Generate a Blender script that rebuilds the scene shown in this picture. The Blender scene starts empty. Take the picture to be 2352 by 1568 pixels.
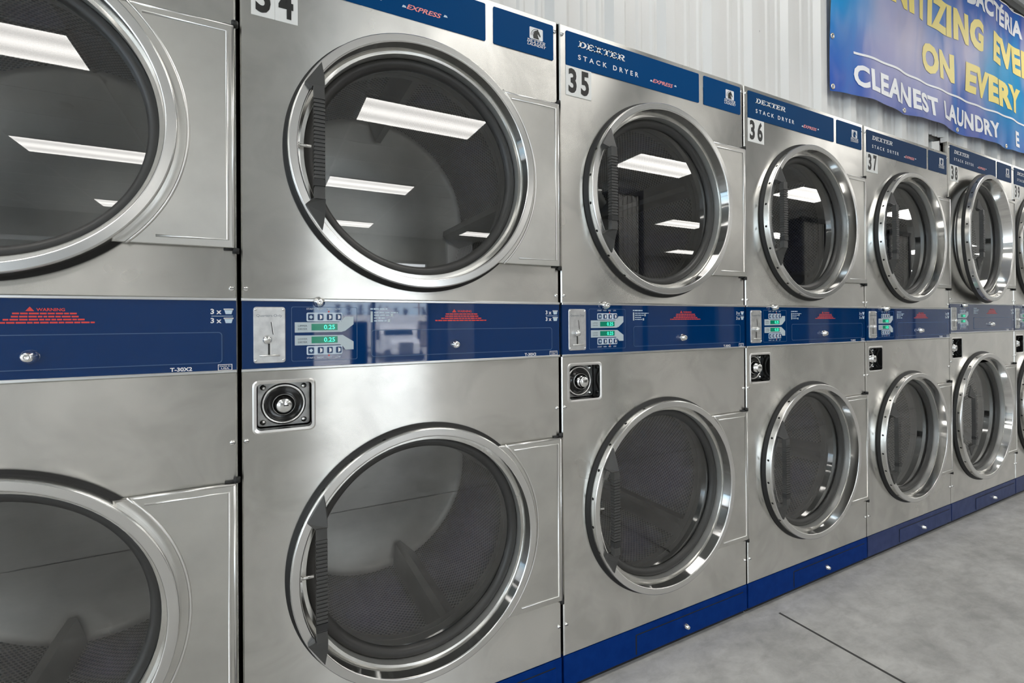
import bpy, bmesh, math, random
from mathutils import Vector, Matrix
random.seed(7)
S = bpy.context.scene
COL = S.collection
PI = math.pi

# ------------------------------------------------------------------ camera
CX, CD, CZ = .0426, 1.1528, 1.0668
yaw, pit, roll, FPX = .4809, .0036, -.0072, 1100.4
fw = Vector((math.sin(yaw)*math.cos(pit), math.cos(yaw)*math.cos(pit), math.sin(pit)))
rt = Vector((math.cos(yaw), -math.sin(yaw), 0))
up = rt.cross(fw)
r2 = rt*math.cos(roll) + up*math.sin(roll)
u2 = -rt*math.sin(roll) + up*math.cos(roll)
cd = bpy.data.cameras.new('camera')
cam = bpy.data.objects.new('camera', cd)
COL.objects.link(cam)
cam.matrix_world = Matrix(((r2.x, u2.x, -fw.x, CX), (r2.y, u2.y, -fw.y, -CD), (r2.z, u2.z, -fw.z, CZ), (0, 0, 0, 1)))
cd.sensor_fit = 'HORIZONTAL'
cd.sensor_width = 36
cd.lens = FPX/2352*36
cd.shift_y = -49.3/2352
cd.clip_start = .02
cd.clip_end = 300
S.camera = cam

# ------------------------------------------------------------------ world, sun, exposure
S.view_settings.view_transform = 'Standard'
S.view_settings.look = 'None'
S.view_settings.exposure = 1.24
S.view_settings.gamma = 1
S.view_settings.use_curve_mapping = False
LAMP = 3.6
W = bpy.data.worlds.new('sky')
S.world = W
W.use_nodes = True
_n = W.node_tree.nodes
_l = W.node_tree.links
_n.clear()
_o = _n.new('ShaderNodeOutputWorld')
_b = _n.new('ShaderNodeBackground')
_tc = _n.new('ShaderNodeTexCoord')
_sx = _n.new('ShaderNodeSeparateXYZ')
_rp = _n.new('ShaderNodeValToRGB')
_rp.color_ramp.elements[0].position = 0.0
_rp.color_ramp.elements[0].color = (.52, .72, .88, 1)
_rp.color_ramp.elements[1].position = .5
_rp.color_ramp.elements[1].color = (.70, .76, .84, 1)
_e = _rp.color_ramp.elements.new(.08)
_e.color = (.78, .82, .85, 1)
_l.new(_tc.outputs['Generated'], _sx.inputs[0])
_l.new(_sx.outputs['Z'], _rp.inputs[0])
_l.new(_rp.outputs[0], _b.inputs[0])
_b.inputs[1].default_value = 3.1
_l.new(_b.outputs[0], _o.inputs[0])
sd = bpy.data.lights.new('sun', 'SUN')
sd.energy = 6.5
sd.angle = .02
sun = bpy.data.objects.new('sun', sd)
COL.objects.link(sun)
sun.rotation_euler = (math.radians(38), 0, math.radians(-150))


# ------------------------------------------------------------------ materials
def mat(name, base=(.5, .5, .5), rough=.5, metal=0., spec=.5, emit=None, es=1., coat=0., ior=1.5, aniso=0.):
    m = bpy.data.materials.new(name)
    m.use_nodes = True
    p = m.node_tree.nodes['Principled BSDF']
    p.inputs['Base Color'].default_value = (*base, 1)
    p.inputs['Roughness'].default_value = rough
    p.inputs['Metallic'].default_value = metal
    p.inputs['Specular IOR Level'].default_value = spec
    p.inputs['IOR'].default_value = ior
    p.inputs['Coat Weight'].default_value = coat
    p.inputs['Coat Roughness'].default_value = .02
    p.inputs['Anisotropic'].default_value = aniso
    if emit:
        p.inputs['Emission Color'].default_value = (*emit, 1)
        p.inputs['Emission Strength'].default_value = es
    return m


def nodes(m):
    return m.node_tree.nodes, m.node_tree.links, m.node_tree.nodes['Principled BSDF']


def noise_mix(m, scale, c0, c1, lo=.35, hi=.65, detail=6, coords='pos', stretch=(1, 1, 1), rough=None, bump=None, bscale=None):
    n, l, p = nodes(m)
    if coords == 'pos':
        src = n.new('ShaderNodeNewGeometry').outputs['Position']
    else:
        src = n.new('ShaderNodeTexCoord').outputs['Object']
    mp = n.new('ShaderNodeMapping')
    mp.inputs['Scale'].default_value = stretch
    l.new(src, mp.inputs[0])
    t = n.new('ShaderNodeTexNoise')
    t.inputs['Scale'].default_value = scale
    t.inputs['Detail'].default_value = detail
    l.new(mp.outputs[0], t.inputs['Vector'])
    r = n.new('ShaderNodeValToRGB')
    r.color_ramp.elements[0].position = lo
    r.color_ramp.elements[1].position = hi
    r.color_ramp.elements[0].color = (*c0, 1)
    r.color_ramp.elements[1].color = (*c1, 1)
    l.new(t.outputs[0], r.inputs[0])
    l.new(r.outputs[0], p.inputs['Base Color'])
    if rough:
        mr = n.new('ShaderNodeMapRange')
        mr.inputs[1].default_value = lo
        mr.inputs[2].default_value = hi
        mr.inputs[3].default_value = rough[0]
        mr.inputs[4].default_value = rough[1]
        l.new(t.outputs[0], mr.inputs[0])
        l.new(mr.outputs[0], p.inputs['Roughness'])
    if bump:
        t2 = n.new('ShaderNodeTexNoise')
        t2.inputs['Scale'].default_value = bscale
        t2.inputs['Detail'].default_value = 0
        l.new(src, t2.inputs['Vector'])
        b = n.new('ShaderNodeBump')
        b.inputs['Strength'].default_value = 1
        b.inputs['Distance'].default_value = bump
        l.new(t2.outputs[0], b.inputs['Height'])
        l.new(b.outputs[0], p.inputs['Normal'])
    return m


def tangent_z(m, rot):
    n, l, p = nodes(m)
    t = n.new('ShaderNodeTangent')
    t.direction_type = 'RADIAL'
    t.axis = 'Z'
    l.new(t.outputs[0], p.inputs['Tangent'])
    p.inputs['Anisotropic Rotation'].default_value = rot


M = {}
M['panel'] = noise_mix(mat('brushed_stainless', rough=.3, metal=1, aniso=1.), 2.4, (.72, .71, .675), (.82, .81, .775), .30, .72, 4,
                       rough=(.28, .23), bump=.003, bscale=1.9)
tangent_z(M['panel'], .25)
n, l, p = nodes(M['panel'])
ge = n.new('ShaderNodeNewGeometry')
t2 = n.new('ShaderNodeTexNoise')
t2.inputs['Scale'].default_value = 6.5
t2.inputs['Detail'].default_value = 9
t2.inputs['Roughness'].default_value = .62
t2.inputs['Distortion'].default_value = .9
l.new(ge.outputs['Position'], t2.inputs['Vector'])
rs = n.new('ShaderNodeValToRGB')
rs.color_ramp.elements[0].position = .36
rs.color_ramp.elements[0].color = (.84, .84, .84, 1)
rs.color_ramp.elements[1].position = .60
rs.color_ramp.elements[1].color = (1, 1, 1, 1)
l.new(t2.outputs[0], rs.inputs[0])
mxs = n.new('ShaderNodeMix')
mxs.data_type = 'RGBA'
mxs.blend_type = 'MULTIPLY'
mxs.inputs['Factor'].default_value = 1
l.new(p.inputs['Base Color'].links[0].from_socket, mxs.inputs['A'])
l.new(rs.outputs[0], mxs.inputs['B'])
l.new(mxs.outputs['Result'], p.inputs['Base Color'])
M['plate'] = noise_mix(mat('hinge_plate_stainless', rough=.3, metal=1), 7, (.58, .57, .54), (.68, .67, .635), .38, .66, 8, rough=(.36, .28))
M['ring'] = mat('polished_stainless', (.74, .735, .72), .21, 1)
M['cone'] = mat('mirror_stainless', (.78, .775, .76), .085, 1)
M['bead'] = mat('bright_edge_steel', (.8, .79, .77), .28, 1)
M['trim'] = mat('aluminium_trim', (.75, .75, .74), .3, 1)
M['case'] = mat('cabinet_side_steel', (.42, .41, .39), .5, .6)
M['rubber'] = mat('black_rubber', (.035, .034, .032), .42)
M['gap'] = mat('dark_seal_and_gap_shade', (.012, .012, .012), .6)
M['plastic'] = mat('dark_grey_plastic', (.055, .054, .052), .45)
M['plastic2'] = mat('black_plastic_insert', (.02, .02, .02), .5)
M['chrome'] = mat('chrome', (.82, .82, .81), .12, 1)
M['blue'] = mat('gloss_blue_panel', (.0, .030, .130), .03, 0, .5, coat=0, ior=1.68)
M['blue2'] = mat('greyish_blue_panel', (.055, .075, .15), .06, 0, .5, ior=1.75)  # greyer blue for the bands of the two taller dryers
M['blue_line'] = mat('pale_blue_print_line', (.06, .13, .26), .3)
M['kick'] = noise_mix(mat('blue_kick_plate', rough=.5, spec=.05), 30, (.0, .022, .155), (.002, .032, .19), .3, .7, 4)
M['kick2'] = noise_mix(mat('faded_blue_kick_plate', rough=.35, spec=.15), 24, (.012, .028, .11), (.03, .05, .15), .3, .7, 5)
M['label'] = mat('blue_name_label', (.001, .054, .180), .5, spec=.05)
M['label2'] = mat('navy_name_label', (.006, .050, .145), .5, spec=.03)
M['label3'] = mat('dull_navy_name_label', (.020, .050, .118), .5, spec=.03)
M['white'] = mat('white_print', (.82, .83, .85), .45)
M['pink'] = mat('red_print', (.85, .30, .30), .45)
M['red'] = mat('warning_red', (.75, .05, .035), .45)
M['paleblue'] = mat('pale_blue_print', (.55, .68, .78), .45)
M['flag'] = mat('grey_blue_print', (.50, .58, .62), .4)
M['grey_text'] = mat('grey_print', (.16, .19, .22), .5)
M['btn'] = mat('button_blue', (.005, .04, .13), .35)
M['btn_panel'] = mat('button_panel_pale', (.62, .72, .82), .4)
M['lcd'] = mat('lcd_green', (.005, .07, .045), .15, emit=(0, .16, .09), es=.35)
M['lcd_on'] = mat('lcd_digits', (.05, .5, .35), .3, emit=(.05, .85, .5), es=.7)
M['black_print'] = mat('black_print', (.015, .015, .014), .5)
M['coin'] = noise_mix(mat('coin_plate_aluminium', rough=.4, metal=.85), 60, (.55, .55, .55), (.72, .72, .71), .3, .7, 4)
M['sticker'] = mat('white_sticker', (.80, .80, .78), .5)
M['pocket'] = noise_mix(mat('pocket_zinc', rough=.35, metal=1), 40, (.28, .28, .27), (.5, .5, .49), .35, .65, 6)
M['black'] = mat('glossy_black', (.006, .006, .006), .15)
M['drum_plain'] = noise_mix(mat('drum_steel', rough=.4, metal=.8), 5, (.42, .42, .405), (.52, .52, .50), .35, .65, 5)
M['sleeve'] = mat('sleeve_steel', (.66, .66, .64), .45, .9)
M['drum'] = mat('perforated_drum_steel', (.3, .3, .29), .38, .85)
n, l, p = nodes(M['drum'])
uv = n.new('ShaderNodeUVMap')
mp = n.new('ShaderNodeMapping')
mp.inputs['Rotation'].default_value = (0, 0, PI/4)
mp.inputs['Scale'].default_value = (92, 92, 1)
l.new(uv.outputs[0], mp.inputs[0])
vo = n.new('ShaderNodeTexVoronoi')
vo.voronoi_dimensions = '2D'
vo.inputs['Scale'].default_value = 1
vo.inputs['Randomness'].default_value = 0
l.new(mp.outputs[0], vo.inputs['Vector'])
rr = n.new('ShaderNodeValToRGB')
rr.color_ramp.elements[0].position = .33
rr.color_ramp.elements[0].color = (.004, .004, .004, 1)
rr.color_ramp.elements[1].position = .38
rr.color_ramp.elements[1].color = (.50, .50, .48, 1)
l.new(vo.outputs['Distance'], rr.inputs[0])
l.new(rr.outputs[0], p.inputs['Base Color'])


def glass_mat(name, ior, tint=(1, 1, 1), rough=0.0):
    m = bpy.data.materials.new(name)
    m.use_nodes = True
    n = m.node_tree.nodes
    l = m.node_tree.links
    n.clear()
    o = n.new('ShaderNodeOutputMaterial')
    mx = n.new('ShaderNodeMixShader')
    f = n.new('ShaderNodeFresnel')
    f.inputs[0].default_value = ior
    t = n.new('ShaderNodeBsdfTransparent')
    t.inputs[0].default_value = (*tint, 1)
    g = n.new('ShaderNodeBsdfGlossy')
    g.inputs['Roughness'].default_value = rough
    g.inputs['Color'].default_value = (1, 1, 1, 1)
    l.new(f.outputs[0], mx.inputs[0])
    l.new(t.outputs[0], mx.inputs[1])
    l.new(g.outputs[0], mx.inputs[2])
    l.new(mx.outputs[0], o.inputs[0])
    return m


M['glass'] = glass_mat('door_glass', 1.92, (.92, .92, .91))
M['pane'] = glass_mat('window_glass', 1.45, (.97, .97, .97))
M['wall'] = noise_mix(mat('white_ribbed_metal', rough=.42), 2.0, (.66, .655, .64), (.74, .735, .72), .3, .7, 3)
M['plaster'] = noise_mix(mat('grey_white_plaster', rough=.6), 2.0, (.50, .50, .49), (.58, .58, .57), .3, .7, 3)
M['ceiling'] = noise_mix(mat('ceiling_tile', rough=.8), 60, (.66, .66, .65), (.76, .76, .75), .3, .7, 3)
M['grid'] = mat('ceiling_grid', (.85, .85, .84), .5)
M['dark_trim'] = mat('dark_grey_trim', (.10, .10, .095), .5)
M['floor'] = noise_mix(mat('sealed_concrete', rough=.4), 3.1, (.38, .377, .363), (.66, .655, .635), .30, .70, 15, rough=(.5, .32))
n, l, p = nodes(M['floor'])
for q_ in n:
    if q_.type == 'TEX_NOISE':
        q_.inputs['Roughness'].default_value = .7
ge = n.new('ShaderNodeNewGeometry')
mp = n.new('ShaderNodeMapping')
mp.inputs['Scale'].default_value = (3, 6, 1)
mp.inputs['Rotation'].default_value = (0, 0, .5)
l.new(ge.outputs['Position'], mp.inputs[0])
t2 = n.new('ShaderNodeTexNoise')
t2.inputs['Scale'].default_value = 3.4
t2.inputs['Roughness'].default_value = .66
t2.inputs['Detail'].default_value = 12
t2.inputs['Distortion'].default_value = .35
l.new(mp.outputs[0], t2.inputs['Vector'])
r2_ = n.new('ShaderNodeValToRGB')
r2_.color_ramp.elements[0].position = .30
r2_.color_ramp.elements[0].color = (.66, .66, .66, 1)
r2_.color_ramp.elements[1].position = .58
r2_.color_ramp.elements[1].color = (1, 1, 1, 1)
l.new(t2.outputs[0], r2_.inputs[0])
mxf = n.new('ShaderNodeMix')
mxf.data_type = 'RGBA'
mxf.blend_type = 'MULTIPLY'
mxf.inputs['Factor'].default_value = .75
old = p.inputs['Base Color'].links[0].from_socket
l.new(old, mxf.inputs['A'])
l.new(r2_.outputs[0], mxf.inputs['B'])
l.new(mxf.outputs['Result'], p.inputs['Base Color'])
M['joint'] = mat('floor_joint_dark', (.06, .06, .058), .8)
M['frame'] = mat('dark_window_frame', (.03, .035, .05), .4)
M['brass'] = mat('grommet_metal', (.7, .66, .58), .3, 1)
M['lamp_frame'] = mat('white_lamp_frame', (.75, .75, .74), .5)
m = mat('lamp_diffuser', (.8, .8, .8), .4, emit=(1, .975, .93), es=LAMP)
n, l, p = nodes(m)
tc = n.new('ShaderNodeTexCoord')
sp = n.new('ShaderNodeSeparateXYZ')
l.new(tc.outputs['Object'], sp.inputs[0])
mm = n.new('ShaderNodeMath')
mm.operation = 'MULTIPLY'
mm.inputs[1].default_value = 2*PI/.27
l.new(sp.outputs['Y'], mm.inputs[0])
cs = n.new('ShaderNodeMath')
cs.operation = 'COSINE'
l.new(mm.outputs[0], cs.inputs[0])
mr = n.new('ShaderNodeMapRange')
mr.inputs[1].default_value = -1
mr.inputs[2].default_value = 1
mr.inputs[3].default_value = LAMP*.72
mr.inputs[4].default_value = LAMP*1.15
l.new(cs.outputs[0], mr.inputs[0])
l.new(mr.outputs[0], p.inputs['Emission Strength'])
M['lamp'] = m


# ------------------------------------------------------------------ mesh builder
class MB:
    def __init__(s):
        s.v, s.f, s.m, s.sm, s.uv = [], [], [], [], {}

    def add(s, verts, faces, mi=0, smooth=False, uvs=None):
        b = len(s.v)
        s.v += [tuple(v) for v in verts]
        for k, f in enumerate(faces):
            if uvs:
                s.uv[len(s.f)] = uvs[k]
            s.f.append(tuple(b+i for i in f))
            s.m.append(mi)
            s.sm.append(smooth)
        return s

    def box(s, x0, x1, y0, y1, z0, z1, mi=0):
        v = [(x, y, z) for z in (z0, z1) for y in (y0, y1) for x in (x0, x1)]
        return s.add(v, [(0, 2, 3, 1), (4, 5, 7, 6), (0, 1, 5, 4), (2, 6, 7, 3), (0, 4, 6, 2), (1, 3, 7, 5)], mi)

    def poly(s, pts, y, mi=0):          # flat polygon (x,z) facing -Y
        a = sum(pts[i][0]*pts[(i+1) % len(pts)][1]-pts[(i+1) % len(pts)][0]*pts[i][1] for i in range(len(pts)))
        if a < 0:
            pts = pts[::-1]
        return s.add([(x, y, z) for x, z in pts], [tuple(range(len(pts)))], mi)

    def prism(s, pts, y0, y1, mi=0, ch=0.):   # front at y0 (towards room), back y1; ch = bevel inset
        a = sum(pts[i][0]*pts[(i+1) % len(pts)][1]-pts[(i+1) % len(pts)][0]*pts[i][1] for i in range(len(pts)))
        if a < 0:
            pts = pts[::-1]
        n = len(pts)
        loops = []
        if ch > 0:
            loops.append((inset(pts, ch), y0))
            loops.append((pts, y0+ch))
        else:
            loops.append((pts, y0))
        loops.append((pts, y1))
        v, f = [], []
        for q, y in loops:
            v += [(x, y, z) for x, z in q]
        f.append(tuple(range(n)))
        for k in range(len(loops)-1):
            for i in range(n):
                j = (i+1) % n
                f.append((k*n+i, (k+1)*n+i, (k+1)*n+j, k*n+j))
        f.append(tuple(range((len(loops)-1)*n, len(loops)*n))[::-1])
        return s.add(v, f, mi)

    def lathe(s, cx, cz, prof, seg=96, a0=0., a1=2*PI, mi=0, smooth=True, uv=False, flip=False):
        full = abs(a1-a0-2*PI) < 1e-6
        na = seg if full else seg+1
        v = []
        for k in range(na):
            a = a0+(a1-a0)*k/seg
            for r, y in prof:
                v.append((cx+r*math.cos(a), y, cz+r*math.sin(a)))
        n = len(prof)
        f, uvs = [], []
        ln = [0]
        for i in range(n-1):
            ln.append(ln[-1]+math.dist(prof[i], prof[i+1]))
        for k in range(seg):
            k2 = (k+1) % na if full else k+1
            for i in range(n-1):
                q = (k*n+i, k2*n+i, k2*n+i+1, k*n+i+1)
                R = prof[i][0]
                u0, u1 = (a0+(a1-a0)*k/seg)*R, (a0+(a1-a0)*(k+1)/seg)*R
                w = ((u0, ln[i]), (u1, ln[i]), (u1, ln[i+1]), (u0, ln[i+1]))
                if flip:
                    q = q[::-1]
                    w = w[::-1]
                f.append(q)
                uvs.append(w)
        return s.add(v, f, mi, smooth, uvs if uv else None)

    def disc(s, cx, cz, r, y, seg=32, mi=0):
        return s.poly([(cx+r*math.cos(2*PI*k/seg), cz+r*math.sin(2*PI*k/seg)) for k in range(seg)], y, mi)

    def tube(s, pts, r, seg=8, mi=0):
        pts = [Vector(p) for p in pts]
        v, f = [], []
        for i, p in enumerate(pts):
            t = (pts[min(i+1, len(pts)-1)]-pts[max(i-1, 0)]).normalized()
            ax = Vector((0, 1, 0)) if abs(t.y) < .9 else Vector((1, 0, 0))
            u = t.cross(ax).normalized()
            w = t.cross(u)
            for k in range(seg):
                a = 2*PI*k/seg
                v.append(p+u*r*math.cos(a)+w*r*math.sin(a))
        for i in range(len(pts)-1):
            for k in range(seg):
                k2 = (k+1) % seg
                f.append((i*seg+k, i*seg+k2, (i+1)*seg+k2, (i+1)*seg+k))
        f.append(tuple(range(seg))[::-1])
        f.append(tuple((len(pts)-1)*seg+k for k in range(seg)))
        return s.add(v, f, mi, True)

    def mesh_add(s, me, fn, mi=0):
        return s.add([fn(v.co) for v in me.vertices], [tuple(pl.vertices) for pl in me.polygons], mi)

    def build(s, name, mats, parent=None):
        me = bpy.data.meshes.new(name)
        me.from_pydata(s.v, [], s.f)
        if not isinstance(mats, (list, tuple)):
            mats = [mats]
        for q in mats:
            me.materials.append(q)
        me.polygons.foreach_set('material_index', s.m)
        me.polygons.foreach_set('use_smooth', s.sm)
        if s.uv:
            ul = me.uv_layers.new(name='UVMap')
            for pl in me.polygons:
                if pl.index in s.uv:
                    for li, w in zip(pl.loop_indices, s.uv[pl.index]):
                        ul.data[li].uv = w
        me.update()
        o = bpy.data.objects.new(name, me)
        COL.objects.link(o)
        if parent:
            o.parent = parent
        return o


def inset(pts, d):
    n = len(pts)
    out = []
    for i in range(n):
        p0, p1, p2 = Vector(pts[i-1]), Vector(pts[i]), Vector(pts[(i+1) % n])
        e1, e2 = (p1-p0).normalized(), (p2-p1).normalized()
        n1, n2 = Vector((-e1.y, e1.x)), Vector((-e2.y, e2.x))
        b = n1+n2
        if b.length < 1e-6:
            b = n1
        b.normalize()
        k = max(.3, b.dot(n1))
        q = p1+b*d/k
        out.append((q.x, q.y))
    return out


def rrect(x0, x1, z0, z1, r, seg=4):
    p = []
    for cx, cz, a in ((x1-r, z0+r, -PI/2), (x1-r, z1-r, 0), (x0+r, z1-r, PI/2), (x0+r, z0+r, PI)):
        for k in range(seg+1):
            t = a+PI/2*k/seg
            p.append((cx+r*math.cos(t), cz+r*math.sin(t)))
    return p


def frame_pts(mb, outer, inner, y, mi=0):
    n = len(outer)
    mb.add([(x, y, z) for x, z in outer]+[(x, y, z) for x, z in inner],
           [(i, (i+1) % n, n+(i+1) % n, n+i) for i in range(n)], mi)


_tcache = {}


def text_mesh(txt, off=0., space=1.):
    key = (txt, off, space)
    if key in _tcache:
        return _tcache[key]
    c = bpy.data.curves.new('t', 'FONT')
    c.body = txt
    c.offset = off
    c.space_character = space
    c.resolution_u = 3
    o = bpy.data.objects.new('t', c)
    COL.objects.link(o)
    dg = bpy.context.evaluated_depsgraph_get()
    dg.update()
    me = bpy.data.meshes.new_from_object(o.evaluated_get(dg))
    bpy.data.objects.remove(o)
    xs = [v.co.x for v in me.vertices]
    ys = [v.co.y for v in me.vertices]
    r = (me, min(xs), max(xs), min(ys), max(ys))
    _tcache[key] = r
    return r


def cut_mesh(txt, off, space, nx, nz):
    me, a, b, c, d = text_mesh(txt, off, space)
    bm = bmesh.new()
    bm.from_mesh(me)
    for i in range(1, int(nx)+1):
        bmesh.ops.bisect_plane(bm, geom=bm.verts[:]+bm.edges[:]+bm.faces[:], plane_co=(a+(b-a)*i/(nx+1), 0, 0), plane_no=(1, 0, 0))
    for i in range(1, int(nz)+1):
        bmesh.ops.bisect_plane(bm, geom=bm.verts[:]+bm.edges[:]+bm.faces[:], plane_co=(0, c+(d-c)*i/(nz+1), 0), plane_no=(0, 1, 0))
    m2 = bpy.data.meshes.new('t')
    bm.to_mesh(m2)
    bm.free()
    return m2, a, b, c, d


def text(mb, txt, x0, x1, z0, z1, y, mi=0, off=.0, space=1., shear=0., yf=None):
    me, a, b, c, d = text_mesh(txt, off, space) if yf is None else cut_mesh(txt, off, space, (x1-x0)/.025, (z1-z0)/.03)

    def fn(co):
        tz = (co.y-c)/(d-c)
        x = x0+(co.x-a)/(b-a)*(x1-x0)
        z = z0+tz*(z1-z0)
        x += shear*(tz-.5)*(z1-z0)
        return (x, y, z) if yf is None else (kx(x), yf(x, z), kz(z))
    mb.mesh_add(me, fn, mi)


def slab(mb, word, x0, x1, z0, z1, y, mi=0, shear=.25):
    """slab-serif italic capitals D E X T R drawn as polygons on a unit cell"""
    def R(a, b, c, d):
        return [(a, c), (b, c), (b, d), (a, d)]

    def arc(cx, cy, ro, rzo, ri, rzi, a0, a1, k=8):
        out = []
        for i in range(k):
            t0, t1 = a0+(a1-a0)*i/k, a0+(a1-a0)*(i+1)/k
            out.append([(cx+ri*math.cos(t0), cy+rzi*math.sin(t0)), (cx+ro*math.cos(t0), cy+rzo*math.sin(t0)),
                        (cx+ro*math.cos(t1), cy+rzo*math.sin(t1)), (cx+ri*math.cos(t1), cy+rzi*math.sin(t1))])
        return out
    G = {
        'D': (1.05, [R(.12, .36, 0, 1), R(0, .5, 0, .15), R(0, .5, .85, 1)] + arc(.46, .5, .54, .5, .28, .35, -PI/2, PI/2)),
        'E': (.98, [R(.12, .36, 0, 1), R(0, .9, 0, .15), R(0, .86, .85, 1), R(.3, .62, .43, .57), R(.74, .9, 0, .32), R(.72, .86, .7, 1), R(.54, .64, .34, .66)]),
        'X': (1.12, [[(.12, 0), (.38, 0), (.94, 1), (.68, 1)], [(.7, 0), (.98, 0), (.42, 1), (.14, 1)], R(0, .44, 0, .14), R(.6, 1.08, 0, .14), R(.02, .5, .86, 1), R(.6, 1.04, .86, 1)]),
        'T': (1.0, [R(.36, .62, 0, 1), R(.02, .96, .85, 1), R(.02, .15, .66, 1), R(.83, .96, .66, 1), R(.22, .76, 0, .14)]),
        'R': (1.1, [R(.12, .36, 0, 1), R(0, .46, 0, .14), R(0, .55, .86, 1), R(.3, .6, .42, .56)] + arc(.55, .71, .38, .29, .15, .15, -PI/2, PI/2) + [[(.44, .46), (.7, .46), (.98, .1), (.74, .02)], R(.76, 1.06, 0, .14)]),
    }
    tw = sum(G[c][0] for c in word)
    k = (x1-x0)/tw
    h = z1-z0
    cx = 0
    for ch in word:
        w, polys = G[ch]
        for pl in polys:
            mb.poly([(x0+(cx+px)*k+shear*h*(pz-.5), z0+pz*h) for px, pz in pl], y, mi)
        cx += w


def dashes(mb, x0, x1, z, h, y, mi, seed):
    rnd = random.Random(seed)
    x = x0
    while x < x1-.003:
        w = min(rnd.uniform(.005, .014), x1-x)
        mb.poly([(x, z), (x+w, z), (x+w, z+h), (x, z+h)], y, mi)
        x += w+.0013


def tag(o, label=None, cat=None, group=None, kind=None):
    if label:
        o['label'] = label
    if cat:
        o['category'] = cat
    if group:
        o['group'] = group
    if kind:
        o['kind'] = kind
    return o


def empty(name, loc=(0, 0, 0), rz=0.):
    o = bpy.data.objects.new(name, None)
    o.empty_display_size = .1
    COL.objects.link(o)
    o.location = loc
    o.rotation_euler = (0, 0, rz)
    return o


def copy_tree(o, parent=None, skip=()):
    c = o.copy()
    COL.objects.link(c)
    if parent:
        c.parent = parent
    for ch in o.children:
        if ch.name.split('.')[0] not in skip:
            copy_tree(ch, c, skip)
    return c


# ------------------------------------------------------------------ the setting
X0, X1, YF, H = -9.0, 24.0, -9.75, 3.05
b = MB()
b.box(X0, X1, YF, 1.3, -.15, 0)
fl = tag(b.build('floor', M['floor']), kind='structure')
j = MB()
j.box(1.703, 1.711, YF+.01, -.05, 0, .0012)
j.box(X0, X1, -1.645, -1.635, 0, .0012)
for k in (-1, 1, 2, 3):
    j.box(1.703+3.66*k, 1.711+3.66*k, YF+.01, -.05, 0, .0012)
tag(j.build('trim_1', M['joint']), kind='structure')

# ribbed metal wall above the dryers (with the short opening above dryer 37)
PITCH = .2184


def rib_profile(xa, xb):
    pts = [(xa, 0)]
    k = math.floor((xa-1.7323)/PITCH)-1
    ev = []
    while True:
        xr = 1.7323+PITCH*k
        if xr-.08 > xb:
            break
        ev += [(xr-.085, 0), (xr-.064, -.020), (xr-.022, -.020), (xr, 0), (xr+.040, 0), (xr+.048, -.004), (xr+.060, -.004), (xr+.068, 0),
               (xr+.100, 0), (xr+.108, -.004), (xr+.118, -.004), (xr+.126, 0)]
        k += 1
    pts += [e for e in ev if xa < e[0] < xb]
    pts.append((xb, 0))
    return pts


def sheet(mb, xa, xb, z0, z1, y):
    pr = rib_profile(xa, xb)
    v = []
    for x, d in pr:
        v += [(x, y+d, z0), (x, y+d, z1)]
    mb.add(v, [(2*i, 2*i+2, 2*i+3, 2*i+1) for i in range(len(pr)-1)])


YW = .03
NX0, NX1, NZ = 3.057, 3.2, 2.012
WB = 1.927
b = MB()
sheet(b, X0, -.81, 0, H, YW)
sheet(b, -.81, NX0, WB, H, YW)
sheet(b, NX0, NX1, NZ, H, YW)
sheet(b, NX1, 4.87, 1.990, H, YW)
sheet(b, 4.87, X1, 0, H, YW)
b.box(X0, NX0, YW+.03, YW+.06, WB, H)
b.box(NX0, NX1, YW+.03, YW+.06, NZ, H)
b.box(NX1, X1, YW+.03, YW+.06, 1.990, H)
tag(b.build('wall_back', M['wall']), kind='structure')
b = MB()
b.box(X0, X1, 1.3, 1.35, 0, H)
tag(b.build('wall_rear', M['plaster']), kind='structure')
b = MB()
b.box(X0-.1, X0, YF, -8.4, 0, H)
b.box(X0-.1, X0, -1.6, 1.35, 0, H)
b.box(X0-.1, X0, -8.4, -1.6, 2.6, H)
b.box(X0-.1, X0, -8.4, -1.6, 0, .1)
tag(b.build('wall_left', M['plaster']), kind='structure')
b = MB()
b.box(X1, X1+.1, YF, 1.35, 0, H)
tag(b.build('wall_right', M['plaster']), kind='structure')
b = MB()
b.box(X0, X1, YW-.030, YW+.03, 2.945, 2.985)
b.box(X0, X1, YW-.045, YW+.03, 2.985, H, 1)
tag(b.build('trim_2', [M['dark_trim'], M['plaster']]), kind='structure')

# ceiling with its lay-in grid
b = MB()
b.box(X0, X1, YF, 1.35, H, H+.05)
tag(b.build('ceiling', M['ceiling']), kind='structure')
LX0 = [.85+3.15*k for k in range(-3, 8)]
LY = [-.80, -3.33, -5.86, -8.72]
b = MB()
for x in LX0:
    for gx in (x-.012, x+1.19, x+2.17):
        b.box(gx-.012, gx+.012, YF, 0, H-.006, H)
y = -.28
for k in range(16):
    yy = -3.0-.61*(k-5)
    if YF < yy < 0:
        b.box(X0, X1, yy-.012, yy+.012, H-.006, H)
tag(b.build('trim_3', M['grid']), kind='structure')

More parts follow.
